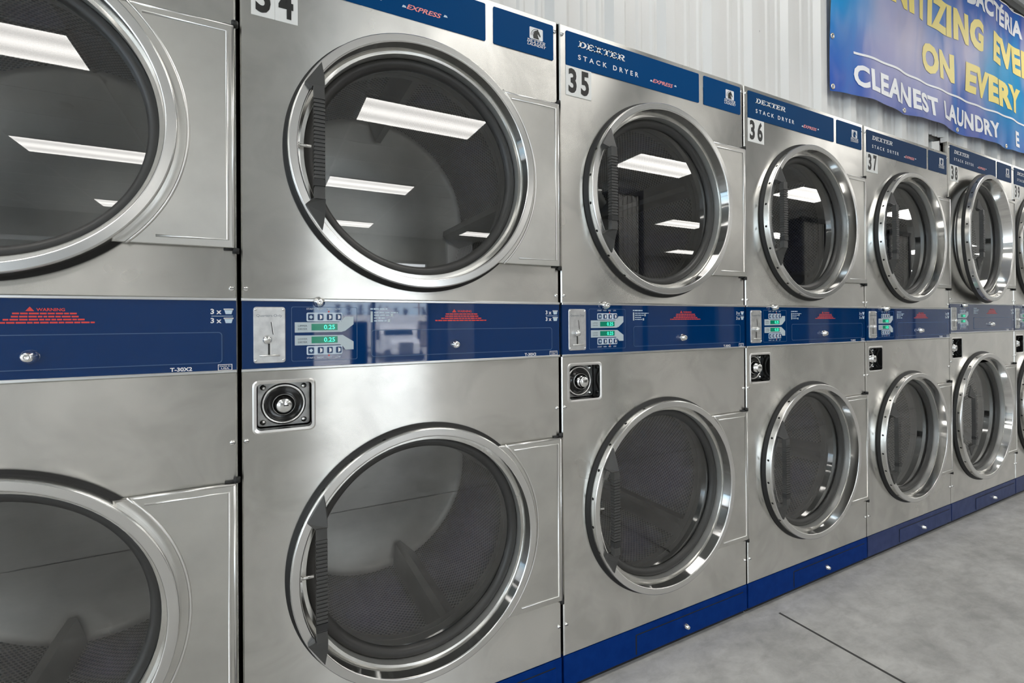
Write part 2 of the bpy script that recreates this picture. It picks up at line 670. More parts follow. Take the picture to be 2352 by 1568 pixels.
# front wall with storefront windows
b = MB()
OPEN = [(-8.4, -4.6, .0, 2.45), (.95, 3.55, .0, 2.5), (12.0, 13.4, .3, 2.5), (14.2, 18.2, .0, 2.5), (18.8, 22.8, .0, 2.5)]  # leftmost opening is unseen, added so daylight brightens the ceiling
xs = X0
for a, c, z0, z1 in OPEN:
    b.box(xs, a, YF-.12, YF, 0, H)
    b.box(a, c, YF-.12, YF, z1, H)
    if z0 > 0:
        b.box(a, c, YF-.12, YF, 0, z0)
    xs = c
b.box(xs, X1, YF-.12, YF, 0, H)
tag(b.build('wall_front', mat('grey_painted_wall', (.34, .337, .33), .7)), kind='structure')
b = MB()
b.box(3.98, 4.62, YF, YF+.12, 0, H)
b.box(X0, .6, YF, YF+.05, 2.50, 2.58)
tag(b.build('trim_4', M['white']), kind='structure')
for i, (a, c, z0, z1) in enumerate(OPEN):
    b = MB()
    for q in ((a, a+.06, z0, z1), (c-.06, c, z0, z1), (a, c, z0, z0+.05), (a, c, z1-.06, z1)):
        b.box(q[0], q[1], YF-.10, YF+.03, q[2], q[3])
    if i != 2:
        xm = 2.25 if i == 1 else (a+c)/2
        b.box(xm-.035, xm+.035, YF-.10, YF+.03, z0, z1)
    f = tag(b.build('window_%d' % (i+1), M['frame']), kind='structure')
    b = MB()
    b.box(a, c, YF-.06, YF-.054, z0, z1)
    b.build('window_pane', M['pane'], f)


b = MB()
for ya in (-8.4, -6.14, -3.88, -1.66):
    b.box(X0-.08, X0+.03, ya, ya+.06, .1, 2.6)
b.box(X0-.08, X0+.03, -8.4, -1.6, .1, .15)
b.box(X0-.08, X0+.03, -8.4, -1.6, 2.54, 2.6)
f = tag(b.build('window_6', M['frame']), kind='structure')  # unseen side window, added to let more daylight into the room
b = MB()
b.box(X0-.05, X0-.044, -8.4, -1.6, .1, 2.6)
b.build('window_pane', M['pane'], f)


# ------------------------------------------------------------------ dryers
def circ_panel(mb, x0, x1, z0, z1, cx, cz, r, ch=.003, depth=.03):
    """front skin with a round hole and chamfered, folded outer edge"""
    N = 96
    an = [2*PI*k/N for k in range(N)]
    xi0, xi1, zi0, zi1 = x0+ch, x1-ch, z0+ch, z1-ch
    for px, pz in ((xi0, zi0), (xi1, zi0), (xi1, zi1), (xi0, zi1)):
        a = math.atan2(pz-cz, px-cx) % (2*PI)
        k = min(range(N), key=lambda q: min(abs(an[q]-a), 2*PI-abs(an[q]-a)))
        an[k] = a
    inn, out = [], []
    for a in an:
        c, s_ = math.cos(a), math.sin(a)
        t = 1e9
        if c > 1e-9:
            t = min(t, (xi1-cx)/c)
        if c < -1e-9:
            t = min(t, (xi0-cx)/c)
        if s_ > 1e-9:
            t = min(t, (zi1-cz)/s_)
        if s_ < -1e-9:
            t = min(t, (zi0-cz)/s_)
        inn.append((cx+r*c, cz+r*s_))
        out.append((cx+t*c, cz+t*s_))
    frame_pts(mb, out, inn, 0)
    edge(mb, x0, x1, z0, z1, ch, depth)


def edge(mb, x0, x1, z0, z1, ch, depth, sides='lrbt'):
    o = [(x0, z0), (x1, z0), (x1, z1), (x0, z1)]
    i = [(x0+ch, z0+ch), (x1-ch, z0+ch), (x1-ch, z1-ch), (x0+ch, z1-ch)]
    v = [(x, 0, z) for x, z in i]+[(x, ch, z) for x, z in o]+[(x, depth, z) for x, z in o]
    f = []
    for k in range(4):
        q = (k+1) % 4
        f += [(k, 4+k, 4+q, q), (4+k, 8+k, 8+q, 4+q)]
    mb.add(v, f)


def dryer(kind, Wd, TOP, BT, BB, dxc, zU, zL, RR, lab, band, kick, seedv):
    """T-30-like stacked tumble dryer, front face in the plane y=0, x from 0 to Wd"""
    root = empty('stack_dryer')
    g = .004
    SB = .108
    hole = RR*.89
    DP = 1.05
    # --- cabinet shell
    c = MB()
    c.box(g, g+.01, .02, DP, .02, TOP-.002)
    c.box(Wd-g-.01, Wd-g, .02, DP, .02, TOP-.002)
    c.box(g, Wd-g, .03, DP, TOP-.012, TOP-.002)
    c.box(g, Wd-g, .02, DP, .0, .02)
    c.box(g, Wd-g, DP-.01, DP, .02, TOP-.002)
    c.box(g+.012, Wd-g-.012, .012, .018, BB-.01, BT+.01)
    c.box(g+.012, Wd-g-.012, .012, .018, .02, SB+.01)
    cab = c.build('cabinet', M['case'], root)
    # --- front skins
    u = MB()
    circ_panel(u, g, Wd-g, BT, TOP, dxc, zU, hole)
    u.build('upper_front_panel', M['panel'], root)
    zc = BB-.165
    px0, px1, pz0, pz1 = .0305, .1380+.003, BB-.1295, BB-.0285
    w = MB()
    circ_panel(w, g, Wd-g, SB, zc, dxc, zL, hole)
    w.v, w.f, w.m, w.sm = w.v[:-12], w.f[:-8], w.m[:-8], w.sm[:-8]
    edge(w, g, Wd-g, SB, BB, .003, .03)
    n0 = len(w.v)
    A, B, C0, D0 = g+.003, Wd-g-.003, zc-.003, BB-.003
    w.add([(A, 0, C0), (B, 0, C0), (B, 0, D0), (A, 0, D0), (px0, 0, pz0), (px1, 0, pz0), (px1, 0, pz1), (px0, 0, pz1)],
          [(0, 1, 5, 4), (1, 2, 6, 5), (2, 3, 7, 6), (3, 0, 4, 7)])
    # small gap strip between the round field and the strip above is the same sheet
    w.build('lower_front_panel', M['panel'], root)
    # --- recessed key lock pocket
    pk = MB()
    o_, i_ = rrect(px0-.004, px1+.004, pz0-.004, pz1+.004, .010), rrect(px0+.001, px1-.001, pz0+.001, pz1-.001, .008)
    n = len(o_)
    pk.add([(x, -.0012, z) for x, z in o_]+[(x, .0, z) for x, z in i_]+[(x, .0, z) for x, z in rrect(px0-.007, px1+.007, pz0-.007, pz1+.007, .012)],
           [(i, (i+1) % n, n+(i+1) % n, n+i) for i in range(n)]+[(2*n+i, 2*n+(i+1) % n, (i+1) % n, i) for i in range(n)], 0)
    pkt = pk.build('lock_pocket', M['bead'], root)
    q = MB()
    q.add([(x, .0, z) for x, z in i_]+[(x, .042, z) for x, z in i_], [(i, (i+1) % n, n+(i+1) % n, n+i) for i in range(n)])
    q.build('pocket_wall', M['black'], pkt)
    q = MB()
    q.prism(inset(i_, .002), .034, .042)
    q.build('back_plate', M['pocket'], pkt)
    pcx, pcz = (px0+px1)/2-.001, (pz0+pz1)/2
    q = MB()
    q.lathe(pcx, pcz, [(.046, .034), (.045, .028), (.040, .027), (.039, .030)], 48)
    q.build('bezel', M['bead'], pkt)
    q = MB()
    q.lathe(pcx, pcz, [(.0395, .030), (.036, .0325), (.024, .033), (.0, .033)], 40)
    q.build('dial', M['black'], pkt)
    q = MB()
    q.lathe(pcx, pcz, [(.026, .033), (.025, .022), (.0215, .012), (.017, .007), (.0155, .0055), (.0155, .003), (.0140, .0015), (.0, .0015)], 40)
    dm = q.build('lock_dome', M['chrome'], pkt)
    q = MB()
    q.box(pcx-.001, pcx+.0085, .0008, .0016, pcz-.0012, pcz+.0012)
    q.build('key_slot', M['black'], pkt)
    for sx in (-1, 1):
        for sz in (-1, 1):
            q = MB()
            q.lathe(pcx+sx*.041, pcz+sz*.038, [(.006, .034), (.006, .031), (.0035, .028), (0, .0275)], 16)
            q.build('pocket_screw', M['chrome'], pkt)
    # --- drums behind the doors
    for zz in (zU, zL):
        RD = min(RR+.068, dxc-.014)
        d = MB()
        d.lathe(dxc, zz, [(RD, .10), (RD, .68)], 96, mi=0, uv=True)
        d.lathe(dxc, zz, [(hole-.004, .095), (RD, .10)], 96, mi=1, flip=True)
        dr = d.build('drum', [M['drum'], M['drum_plain']], root)
        q = MB()
        q.lathe(dxc, zz, [(RD, .68), (RD-.02, .695), (.16, .70), (.0, .70)], 96)
        q.build('drum_back', M['drum_plain'], dr)
        q = MB()
        q.lathe(dxc, zz, [(hole, -.002), (hole, .06), (hole-.004, .115)], 96)
        q.build('drum_collar', M['sleeve'], dr)
        for k in range(4):
            a = k*PI/2
            ph = seedv+1.1 if zz == zU else seedv
            a += ph
            q = MB()
            ca, sa = math.cos(a), math.sin(a)

            def P(rad, tg, y):
                return (dxc+rad*ca-tg*sa, y, zz+rad*sa+tg*ca)
            v = [P(RD, -.045, .12), P(RD-.080, -.010, .15), P(RD-.080, .010, .15), P(RD, .045, .12),
                 P(RD, -.045, .68), P(RD-.080, -.010, .67), P(RD-.080, .010, .67), P(RD, .045, .68)]
            q.add(v, [(0, 1, 5, 4), (1, 2, 6, 5), (2, 3, 7, 6), (0, 3, 2, 1), (4, 5, 6, 7)])
            q.build('baffle', M['drum_plain'], dr)
    # --- doors
    for zz in (zU, zL):
        hx = Wd-g-.003
        door = empty('door', (hx, 0, 0))
        door.parent = root
        ox = -hx
        cx = dxc+ox
        k = RR/.3034
        r_ = MB()
        for pr in ([(.298*k, -.006), (.3025*k, -.009), (.3034*k, -.012)], [(.3034*k, -.012), (.3034*k, -.0285)],
                   [(.3034*k, -.0285), (.3026*k, -.0315), (.3005*k, -.0328)], [(.3005*k, -.0328), (.2860*k, -.0328)],
                   [(.2860*k, -.0328), (.2842*k, -.0322), (.2830*k, -.0305)], [(.2830*k, -.0305), (.2715*k, .036)]):
            r_.lathe(cx, zz, pr, 128, mi=2 if pr[0][0] == .2830*k else 0)
        nh = 23
        for q in range(nh):
            a = 2*PI*q/nh
            if not (1.7 < a < 4.6):
                continue
            ca, sa = math.cos(a), math.sin(a)
            Rr = .30385*k
            v = []
            for t in range(8):
                th = 2*PI*t/8
                da, dy = .0042*math.cos(th), .0042*math.sin(th)
                v.append((cx+Rr*ca-da*sa, -.020+dy, zz+Rr*sa+da*ca))
            r_.add(v, [tuple(range(8)), tuple(range(8))[::-1]], 1)
        r_.build('door_ring', [M['ring'], M['gap'], M['cone']], door)
        s_ = MB()
        s_.lathe(cx, zz, [(.3115*k, .0), (.3125*k, -.0015), (.3120*k, -.005), (.3075*k, -.0062), (.3075*k, -.0085), (.3*k, -.0105)], 128)
        s_.build('rear_seal', M['gap'], door)
        s_ = MB()
        s_.lathe(cx, zz, [(.2735*k, .036), (.2725*k, .026), (.268*k, .019), (.260*k, .016), (.252*k, .019), (.2475*k, .026), (.246*k, .034)], 128)
        s_.build('glass_gasket', M['rubber'], door)
        s_ = MB()
        s_.disc(cx, zz, .249*k, .031, 96)
        s_.build('door_glass', M['glass'], door)
        # handle
        hz = zz
        h = MB()
        hx0, hx1 = .1415+ox+(dxc-.396), .1645+ox+(dxc-.396)
        for sgn in (1, -1):
            ap, co = (.161+ox+dxc-.396, hz+sgn*.184), (.1265+ox+dxc-.396, hz+sgn*.131)
            in_ = (.166+ox+dxc-.396, hz+sgn*.150)
            e1, e2 = (hx1, hz+sgn*.113), (hx0, hz+sgn*.113)
            foot = [ap, co, (.140+ox+dxc-.396, hz+sgn*.120), (hx1+.001, hz+sgn*.120), in_]
            # wedge foot rising from the ring face to the grip
            n = len(foot)
            yb = -.0325
            tops = [-.036, -.041, -.052, -.055, -.043]
            v = [(x, t, z) for (x, z), t in zip(foot, tops)]+[(x, yb, z) for x, z in foot]
            f = [tuple(range(n)), tuple(range(n, 2*n))[::-1]]+[(i, n+i, n+(i+1) % n, (i+1) % n) for i in range(n)]
            if sgn > 0:
                f = [q[::-1] for q in f]
            h.add(v, f)
            # elbow
            z0_, z1_ = sorted((hz+sgn*.121, hz+sgn*.098))
            h.box(hx0+.001, hx1-.0005, -.0585, -.042, z0_, z1_)
        h.box(hx0+.002, hx1-.001, -.057, -.043, hz-.1, hz+.1)
        hd = h.build('handle', M['plastic'], door)
        rb = MB()
        for q in range(21):
            z_ = hz-.078+q*.0085
            rb.box(hx0+.0005, hx1, -.0598, -.0425, z_, z_+.0055)
        rb.build('grip', M['plastic'], door)
        rb = MB()
        rb.box(hx0, hx1+.0003, -.0602, -.042, hz-.094, hz-.080)
        rb.build('grip_insert', M['plastic2'], door)
        lp = MB()
        lp.tube([(cx-.283*k, -.012, zz+.003), (cx-.279*k, -.012, zz+.003)], .0065, 12)
        lp.tube([(cx-.283*k, -.012, zz+.003), (cx-.255*k, -.012, zz+.003)], .0035, 12)
        lp.build('latch_pin', M['bead'], door)
        # hinge plate: arc edge against the ring, straight edge at the cabinet side
        hp = MB()
        ht = .2305*k
        a_ = math.asin(min(.98, ht/(.300*k)))
        arcp = [(cx+.300*k*math.cos(t), zz+.300*k*math.sin(t)) for t in [a_-2*a_*i/24 for i in range(25)]]
        outl = arcp+[(0, zz-ht), (0, zz+ht)]
        hp.prism(outl[::-1], -.012, -.004, 0, .0012)
        pl = hp.build('hinge_plate', M['plate'], door)
        bd = MB()
        yb = -.0125
        ab = a_*.93
        Rb = min(.3185*k, -cx-.03)
        bd.tube([(cx+Rb*math.cos(t), yb, zz+Rb*math.sin(t)) for t in [ab-2*ab*i/30 for i in range(31)]], .0028, 8)
        xv = -.012
        bd.tube([(cx+.245*k, yb, zz+ht-.016), (xv, yb, zz+ht-.016), (xv, yb, zz-ht+.016), (cx+.265*k, yb, zz-ht+.016)], .0026, 8)
        bd.tube([(arcp[0][0]+.004, -.010, zz+ht-.0025), (-.001, -.010, zz+ht-.0025)], .003, 8)
        bd.tube([(-.002, -.010, zz+ht-.002), (-.002, -.010, zz-ht+.002)], .0028, 8)
        bd.build('plate_bead', M['bead'], door)
        for sgn in (1, -1):
            pn = MB()
            pn.tube([(.002, -.006, zz+sgn*ht), (.002, -.006, zz+sgn*(ht+.011))], .0065, 10)
            pn.tube([(-.020, -.003, zz+sgn*(ht+.002)), (.004, -.003, zz+sgn*(ht+.002))], .003, 8)
            pn.build('hinge_pin', M['gap'], door)
    # --- name label, logo label, number
    lz0, lz1 = TOP-.115, TOP-.0155
    s = (Wd-.03)/.77
    nm = MB()
    nm.prism(rrect(.0255, .0255+.545*s, lz0, lz1, .004), -.0016, .0)
    nl = nm.build('name_label', lab, root)
    t = MB()
    dz = TOP-1.9247
    slab(t, 'DEXTER', .070, .2475, 1.8708+dz, 1.8895+dz, -.0022, 0)
    t.build('brand_lettering', M['white'], nl)
    t = MB()
    text(t, 'STACK', .0678, .174, 1.834+dz, 1.8488+dz, -.0022, 0, .02, 1.75)
    t.build('product_lettering', M['white'], nl)
    t = MB()
    text(t, 'DRYER', .198, .299, 1.834+dz, 1.8488+dz, -.0022, 0, .02, 1.75)
    t.build('product_lettering', M['white'], nl)
    t = MB()
    text(t, 'EXPRESS', .3615, .4465, 1.8325+dz, 1.8448+dz, -.0022, 1, .02, 1.0, .45)
    for a, z in ((.3475, 1.8335), (.4535, 1.8395)):
        t.poly([(a, z+dz), (a+.011, z+.0005+dz), (a+.009, z+.005+dz), (a+.003, z+.006+dz)], -.0022, 2)
    t.build('express_mark', [M['white'], M['pink'], M['paleblue']], nl)
    lx0, lx1 = Wd-.2065*s, Wd-.0175
    nm = MB()
    nm.prism(rrect(lx0, lx1, lz0, lz1, .004), -.0016, .0)
    ll = nm.build('logo_label', lab, root)
    t = MB()
    ex = lx1-.0780
    ez = 1.854+dz
    t.poly(rrect(ex, ex+.043, ez, ez+.0325, .003), -.0020, 0)
    hs = [(.012, .002), (.011, .010), (.013, .018), (.018, .024), (.024, .027), (.0265, .030), (.0275, .0265), (.031, .0225), (.0355, .0125), (.0345, .0095),
          (.032, .0105), (.0275, .0155), (.0255, .0155), (.0275, .009), (.031, .002)]
    t.poly([(ex+x, ez+z) for x, z in hs], -.0024, 1)
    ar = [(PI*.98-(PI*.55)*i/10) for i in range(11)]
    for r_o, r_i in ((.0165, .0155), (.0205, .0192)):
        for i in range(10):
            a0, a1 = ar[i], ar[i+1]
            t.poly([(ex+.024+r_i*math.cos(a0), ez+.008+1.05*r_i*math.sin(a0)), (ex+.024+r_o*math.cos(a0), ez+.008+1.05*r_o*math.sin(a0)),
                    (ex+.024+r_o*math.cos(a1), ez+.008+1.05*r_o*math.sin(a1)), (ex+.024+r_i*math.cos(a1), ez+.008+1.05*r_i*math.sin(a1))], -.0024, 1)
    slab(t, 'DEXTER', ex-.0075, ex+.0515, ez-.0115, ez-.0015, -.0022, 0, .2)
    text(t, 'LAUNDRY', ex-.0065, ex+.0525, ez-.0195, ez-.0125, -.0022, 0, .02, 1, .3)
    t.build('emblem', [M['white'], M['black_print'] if lab is M['label'] else lab], ll)
    st = MB()
    st.prism([(.0250, lz0-.0865), (.0702, lz0-.0865), (.0702, lz0-.0008), (.0250, lz0-.0008)], -.0012, 0)
    st.prism([(.0706, lz0-.0865), (.1156, lz0-.0865), (.1156, lz0-.0008), (.0706, lz0-.0008)], -.0011, 0)
    st.build('number_sticker', M['sticker'], root)
    # --- control band
    bn = MB()
    bn.box(g+.001, Wd-g-.001, -.002, .010, BB+.004, BT-.004)
    bd_ = bn.build('control_panel', band, root)
    for z_, nme in ((BT-.0015, 0), (BB+.0015, 1)):
        tr = MB()
        tr.prism([(g, z_-.003), (Wd-g, z_-.003), (Wd-g, z_+.003), (g, z_+.003)], -.005, .012, 0, .001)
        tr.build('band_trim', M['trim'], root)
    bz = BB-.9669            # vertical offset of this machine's band
    sx = Wd/.8 if kind == 'T50' else 1.
    xo = -.014 if kind == 'T50' else 0.
    cp = MB()
    cp.prism(rrect(.0262+xo, .0876+xo, .9822+bz, 1.1024+bz, .006), -.0045, -.002, 0, .0012)
    cpl = cp.build('coin_plate', M['coin'], bd_)
    q = MB()
    text(q, 'Quarters Only', .032+xo, .081+xo, 1.0795+bz, 1.0865+bz, -.0049, 0)
    q.build('coin_lettering', M['grey_text'], cpl)
    q = MB()
    q.poly([(.0590+xo, 1.070+bz), (.0606+xo, 1.070+bz), (.0644+xo, 1.043+bz), (.0628+xo, 1.043+bz)], -.0049, 1)
    q.poly([(.0606+xo, 1.070+bz), (.0622+xo, 1.070+bz), (.0660+xo, 1.043+bz), (.0644+xo, 1.043+bz)], -.0049, 0)
    q.poly([(.0536+xo, 1.027+bz), (.0575+xo, 1.027+bz), (.0575+xo, .999+bz), (.0536+xo, .999+bz)], -.0049, 1)
    q.poly([(.0575+xo, 1.027+bz), (.0598+xo, 1.027+bz), (.0598+xo, .999+bz), (.0575+xo, .999+bz)], -.0049, 0)
    q.build('coin_slot', [M['bead'], M['black_print']], cpl)
    q = MB()
    q.lathe(.0525+xo, 1.0325+bz, [(.008, -.004), (.008, -.007), (.0095, -.010), (.0085, -.016), (.004, -.019), (0, -.0195)], 24)
    q.build('coin_knob', M['chrome'], cpl)
    q = MB()
    q.tube([(.0375+xo, -.008, .9985+bz), (.0765+xo, -.008, .9985+bz)], .0018, 8)
    q.build('coin_lever', M['bead'], cpl)
    for a in (.0305, .0835):
        for z in (.9885, 1.0965):
            q = MB()
            q.lathe(a+xo, z+bz, [(.003, -.004), (.0025, -.0058), (0, -.0062)], 12)
            q.build('plate_screw', M['chrome'], cpl)
    # display
    ds = MB()
    dx = -.016 if kind == 'T50' else 0

    def X(v):
        return v+dx
    frame_pts(ds, rrect(X(.0992), X(.2380), .9832+bz, 1.1032+bz, .004), rrect(X(.1002), X(.2370), .9842+bz, 1.1022+bz, .004), -.0026, 3)
    for flag in ([(.1060, 1.0465), (.2030, 1.0465), (.2115, 1.0490), (.2300, 1.0637), (.2300, 1.0812), (.2110, 1.0812), (.2060, 1.0740), (.1985, 1.0690), (.1060, 1.0690)],
                 [(.1060, 1.0400), (.1060, 1.0182), (.2000, 1.0182), (.2060, 1.0140), (.2118, 1.0060), (.2297, 1.0060), (.2297, 1.0242), (.2060, 1.0395)]):
        ds.poly([(X(x), z+bz) for x, z in flag], -.0026, 0)
    for zz, tx in ((1.058, 'UPPER'), (1.029, 'LOWER')):
        text(ds, tx, X(.1125), X(.1315), zz+.001+bz, zz+.005+bz, -.0030, 1, .01)
        text(ds, 'DRYER', X(.1125), X(.1315), zz-.006+bz, zz-.002+bz, -.0030, 1, .01)
    for zz in (1.0805, 1.0062):
        ds.poly(rrect(X(.1298), X(.2052), zz-.0098+bz, zz+.0098+bz, .003), -.0026, 2)
    for zz, z_l in ((1.0805, 1.0965), (1.0062, .988)):
        for (tx, a0, a1) in (('START', .1300, .1465), ('HIGH', .1520, .1640), ('MED', .1715, .1815), ('LOW', .1900, .2010)):
            text(ds, tx, X(a0), X(a1), z_l+bz, z_l+.004+bz, -.0030, 2, .01)
        ds.poly([(X(.1748), zz+(.0108 if zz > 1.05 else -.0108)+bz+dz_) if False else (X(.1748)+c_, zz+(.0122 if zz > 1.05 else -.0122)+bz+dz_) for c_, dz_ in ((0, -.0015), (.003, -.0015), (.003, .0015), (0, .0015))], -.0030, 4)
    dsp = ds.build('display', [M['flag'], M['grey_text'], M['btn_panel'], M['blue_line'], M['red']], bd_)
    for zz in (1.0805, 1.0062):
        for i, a in enumerate((.1330, .1528, .1722, .1913)):
            q = MB()
            q.prism(rrect(X(a), X(a+.0120), zz-.0070+bz, zz+.0070+bz, .002), -.0036, -.0026, 0)
            if i == 0:
                q.poly([(X(a+.002), zz+bz), (X(a+.006), zz-.0045+bz), (X(a+.010), zz+bz), (X(a+.006), zz+.0045+bz)], -.0040, 1)
            else:
                q.poly([(X(a+.0045), zz-.0055+bz), (X(a+.0095), zz-.003+bz), (X(a+.0095), zz+.003+bz), (X(a+.0045), zz+.0055+bz)], -.0040, 1)
            q.build('push_button', [M['btn'], M['white'] if i else M['paleblue']], dsp)
    for zz in (1.058, 1.0297):
        q = MB()
        q.poly([(X(.1400), zz-.0073+bz), (X(.1948), zz-.0073+bz), (X(.1948), zz+.0073+bz), (X(.1400), zz+.0073+bz)], -.0030, 0)
        text(q, '0.25', X(.1660), X(.1890), zz-.005+bz, zz+.005+bz, -.0034, 1, .01)
        q.build('lcd_screen', [M['lcd'], M['lcd_on']], dsp)
    # instructions, warning, capacity marks
    ins = MB()
    sc = lambda v: v*sx if kind == 'T50' else v
    dashes(ins, sc(.2680), sc(.3080), 1.0975+bz, .0035, -.0026, 0, 1)
    ins.poly([(sc(.2685), 1.068+bz), (sc(.2735), 1.068+bz), (sc(.2735), 1.0935+bz), (sc(.2685), 1.0935+bz)], -.0026, 1)
    for q_, (z_, e_) in enumerate(((1.0895, .3330), (1.0832, .3150), (1.0765, .3020), (1.0700, .3080))):
        dashes(ins, sc(.2765), sc(e_), z_+bz, .0024, -.0026, 0, 5+q_)
        if q_ in (1, 3):
            ins.poly([(sc(e_), z_-.002+bz), (sc(e_)+.006, z_-.002+bz), (sc(e_)+.006, z_+.005+bz), (sc(e_), z_+.005+bz)], -.0026, 1)
    ins.build('instructions', [M['paleblue'], M['flag']], bd_)
    wn = MB()
    wx = sc(.498)
    wn.poly([(wx-.0270, 1.0918+bz), (wx-.0150, 1.0918+bz), (wx-.0210, 1.1000+bz)], -.0026, 0)
    text(wn, 'WARNING', wx-.0125, wx+.0265, 1.0918+bz, 1.0975+bz, -.0026, 0, .02)
    for q_, (z_, hw) in enumerate(((1.0862, .044), (1.0806, .0455), (1.0752, .056), (1.0698, .0715))):
        dashes(wn, wx-hw, wx+hw, z_+bz, .0029, -.0026, 0, 11+q_)
    wn.build('warning_notice', M['red'], bd_)
    cpn = MB()
    ce = Wd-.8-.006
    for z_ in (1.0868, 1.0682):
        text(cpn, '3 x', .7555+ce, .7748+ce, z_+bz, z_+.0108+bz, -.0026, 0, .03)
        cpn.poly([(.7795+ce, z_+.0095+bz), (.7820+ce, z_+bz), (.7925+ce, z_+bz), (.7950+ce, z_+.0095+bz)], -.0026, 1)
        cpn.poly([(.7785+ce, z_+.0085+bz), (.7960+ce, z_+.0085+bz), (.7960+ce, z_+.0112+bz), (.7785+ce, z_+.0112+bz)], -.0026, 0)
    cpn.poly([(.757+ce, 1.0822+bz), (.795+ce, 1.0822+bz), (.795+ce, 1.0832+bz), (.757+ce, 1.0832+bz)], -.0026, 1)
    cpn.build('capacity_marks', [M['white'], M['paleblue']], bd_)
    cpn = MB()
    text(cpn, 'T-30X2' if kind == 'T30' else 'T-50X2', .6873+ce, .7238+ce, .9697+bz+.003, .9775+bz+.003, -.0026, 0, .03)
    cpn.build('model_mark', M['white'], bd_)
    cpn = MB()
    frame_pts(cpn, [(.7680+ce, .9710+bz), (.7965-.003+ce, .9710+bz), (.7965-.003+ce, .9835+bz), (.7680+ce, .9835+bz)],
              [(.7692+ce, .9722+bz), (.7951-.003+ce, .9722+bz), (.7951-.003+ce, .9823+bz), (.7692+ce, .9823+bz)], -.0026, 0)
    text(cpn, 'MADE IN', .7712+ce, .7900+ce, .9780+bz, .9810+bz, -.0026, 0)
    text(cpn, 'USA', .7735+ce, .7880+ce, .9735+bz, .9768+bz, -.0026, 0, .02)
    cpn.build('origin_mark', M['white'], bd_)
    # coin drawer outline + locks
    dw = MB()
    o_, i_ = rrect(sc(.2695), sc(.770), .9865+bz, 1.0500+bz, .007), rrect(sc(.2695)+.0014, sc(.770)-.0014, .9879+bz, 1.0486+bz, .006)
    frame_pts(dw, o_, i_, -.0034, 0)
    dw.prism(i_, -.0030, -.002, 1)
    cdw = dw.build('coin_drawer', [M['blue_line'], band], bd_)

    def lock(cx_, cz_, par, y0, r=.0125, mb_name='drawer_lock'):
        q = MB()
        q.lathe(cx_, cz_, [(r, y0), (r, y0-.005), (r*.92, y0-.008), (r*.62, y0-.017), (r*.55, y0-.018), (r*.2, y0-.0175), (0, y0-.0165)], 28)
        q.build(mb_name, M['chrome'], par)
    lock(sc(.4775), 1.0105+bz, cdw, -.003)
    lock(sc(.1560)+xo, 1.1135+bz, root, -.005, .0118, 'service_lock')
    # --- kick plate
    kp = MB()
    kp.prism([(g, .019), (Wd-g, .019), (Wd-g, SB-.001), (g, SB-.001)], -.001, .018, 0, .001)
    kp.box(g, Wd-g, .014, .020, .0, .03, 1)  # black strip painting the shade in the toe gap at the floor
    k_ = kp.build('kick_plate', [kick, M['gap']], root)
    kd = MB()
    kx0, kx1 = .270*sx, .7745*sx
    kd.poly([(kx0, .0265), (kx1, .0265), (kx1, .0885), (kx0, .0885)], -.0014, 1)
    kd.prism([(kx0+.0045, .025), (kx1+.001, .025), (kx1+.001, .0852), (kx0+.0045, .0852)], -.0032, -.001, 0, .0006)
    kdr = kd.build('lint_drawer', [kick, M['gap']], k_)
    lock(.481*sx, .0575, kdr, -.003, .0095)
    # --- screws along the vertical edges
    for x in (.0125, Wd-.0125):
        for z in (TOP-.030, BT+.021, zc+.018, SB+.09):
            q = MB()
            q.lathe(x, z, [(.0055, 0), (.005, -.0022), (.003, -.0042), (0, -.0046)], 14)
            q.box(x-.004, x+.004, -.0050, -.0040, z-.0007, z+.0007, 1)
            q.build('panel_screw', [M['chrome'], M['gap']], root)
    return root, lz0


def digits(root, lz0, num):
    t = MB()
    d1, d2 = str(num)
    text(t, d1, .0335, .0622, lz0-.0785, lz0-.0065, -.0017, 0, .035)
    text(t, d2, .0775, .1068, lz0-.0785, lz0-.0065, -.0016, 0, .035)
    par = [c for c in root.children if c.name.split('.')[0] == 'number_sticker'][0]
    t.build('digits', M['black_print'], par)


def spin(root, su, sl):
    ds_ = [c for c in root.children if c.name.split('.')[0] == 'drum']
    return ds_


A30 = dict(kind='T30', Wd=.8, TOP=1.9247, BT=1.1191, BB=.9669, dxc=.396, zU=1.4536, zL=.5073, RR=.3034)
A50 = dict(kind='T50', Wd=.83, TOP=1.988, BT=1.1475, BB=.990, dxc=.375, zU=1.503, zL=.532, RR=.343)
GRP = 'row of stainless stack dryers along the wall'
specs = [(33, -.8, A30, 'label', 'blue', 'kick', -1.72, 'leftmost stainless stack dryer, cut off by the left edge of the photo'),
         (34, 0., A30, 'label', 'blue', 'kick', -1.22, 'stainless stack dryer numbered 34 whose blue band mirrors a white truck and sky'),
         (35, .8, A30, 'label', 'blue', 'kick', -.70, 'stainless stack dryer numbered 35, right of the one marked 34'),
         (36, 1.6, A30, 'label2', 'blue', 'kick', -.18, 'stainless stack dryer numbered 36 below the bare ribbed wall left of the banner'),
         (37, 2.4, A30, 'label3', 'blue', 'kick2', -.9, 'stainless stack dryer numbered 37 with the wall opening above its right corner'),
         (38, 3.2, A50, 'label3', 'blue2', 'kick2', -.5, 'taller stack dryer numbered 38 with its upper door slightly ajar'),
         (39, 4.03, A50, 'label3', 'blue2', 'kick2', -.3, 'farthest stack dryer numbered 39, cut off by the right edge of the photo')]
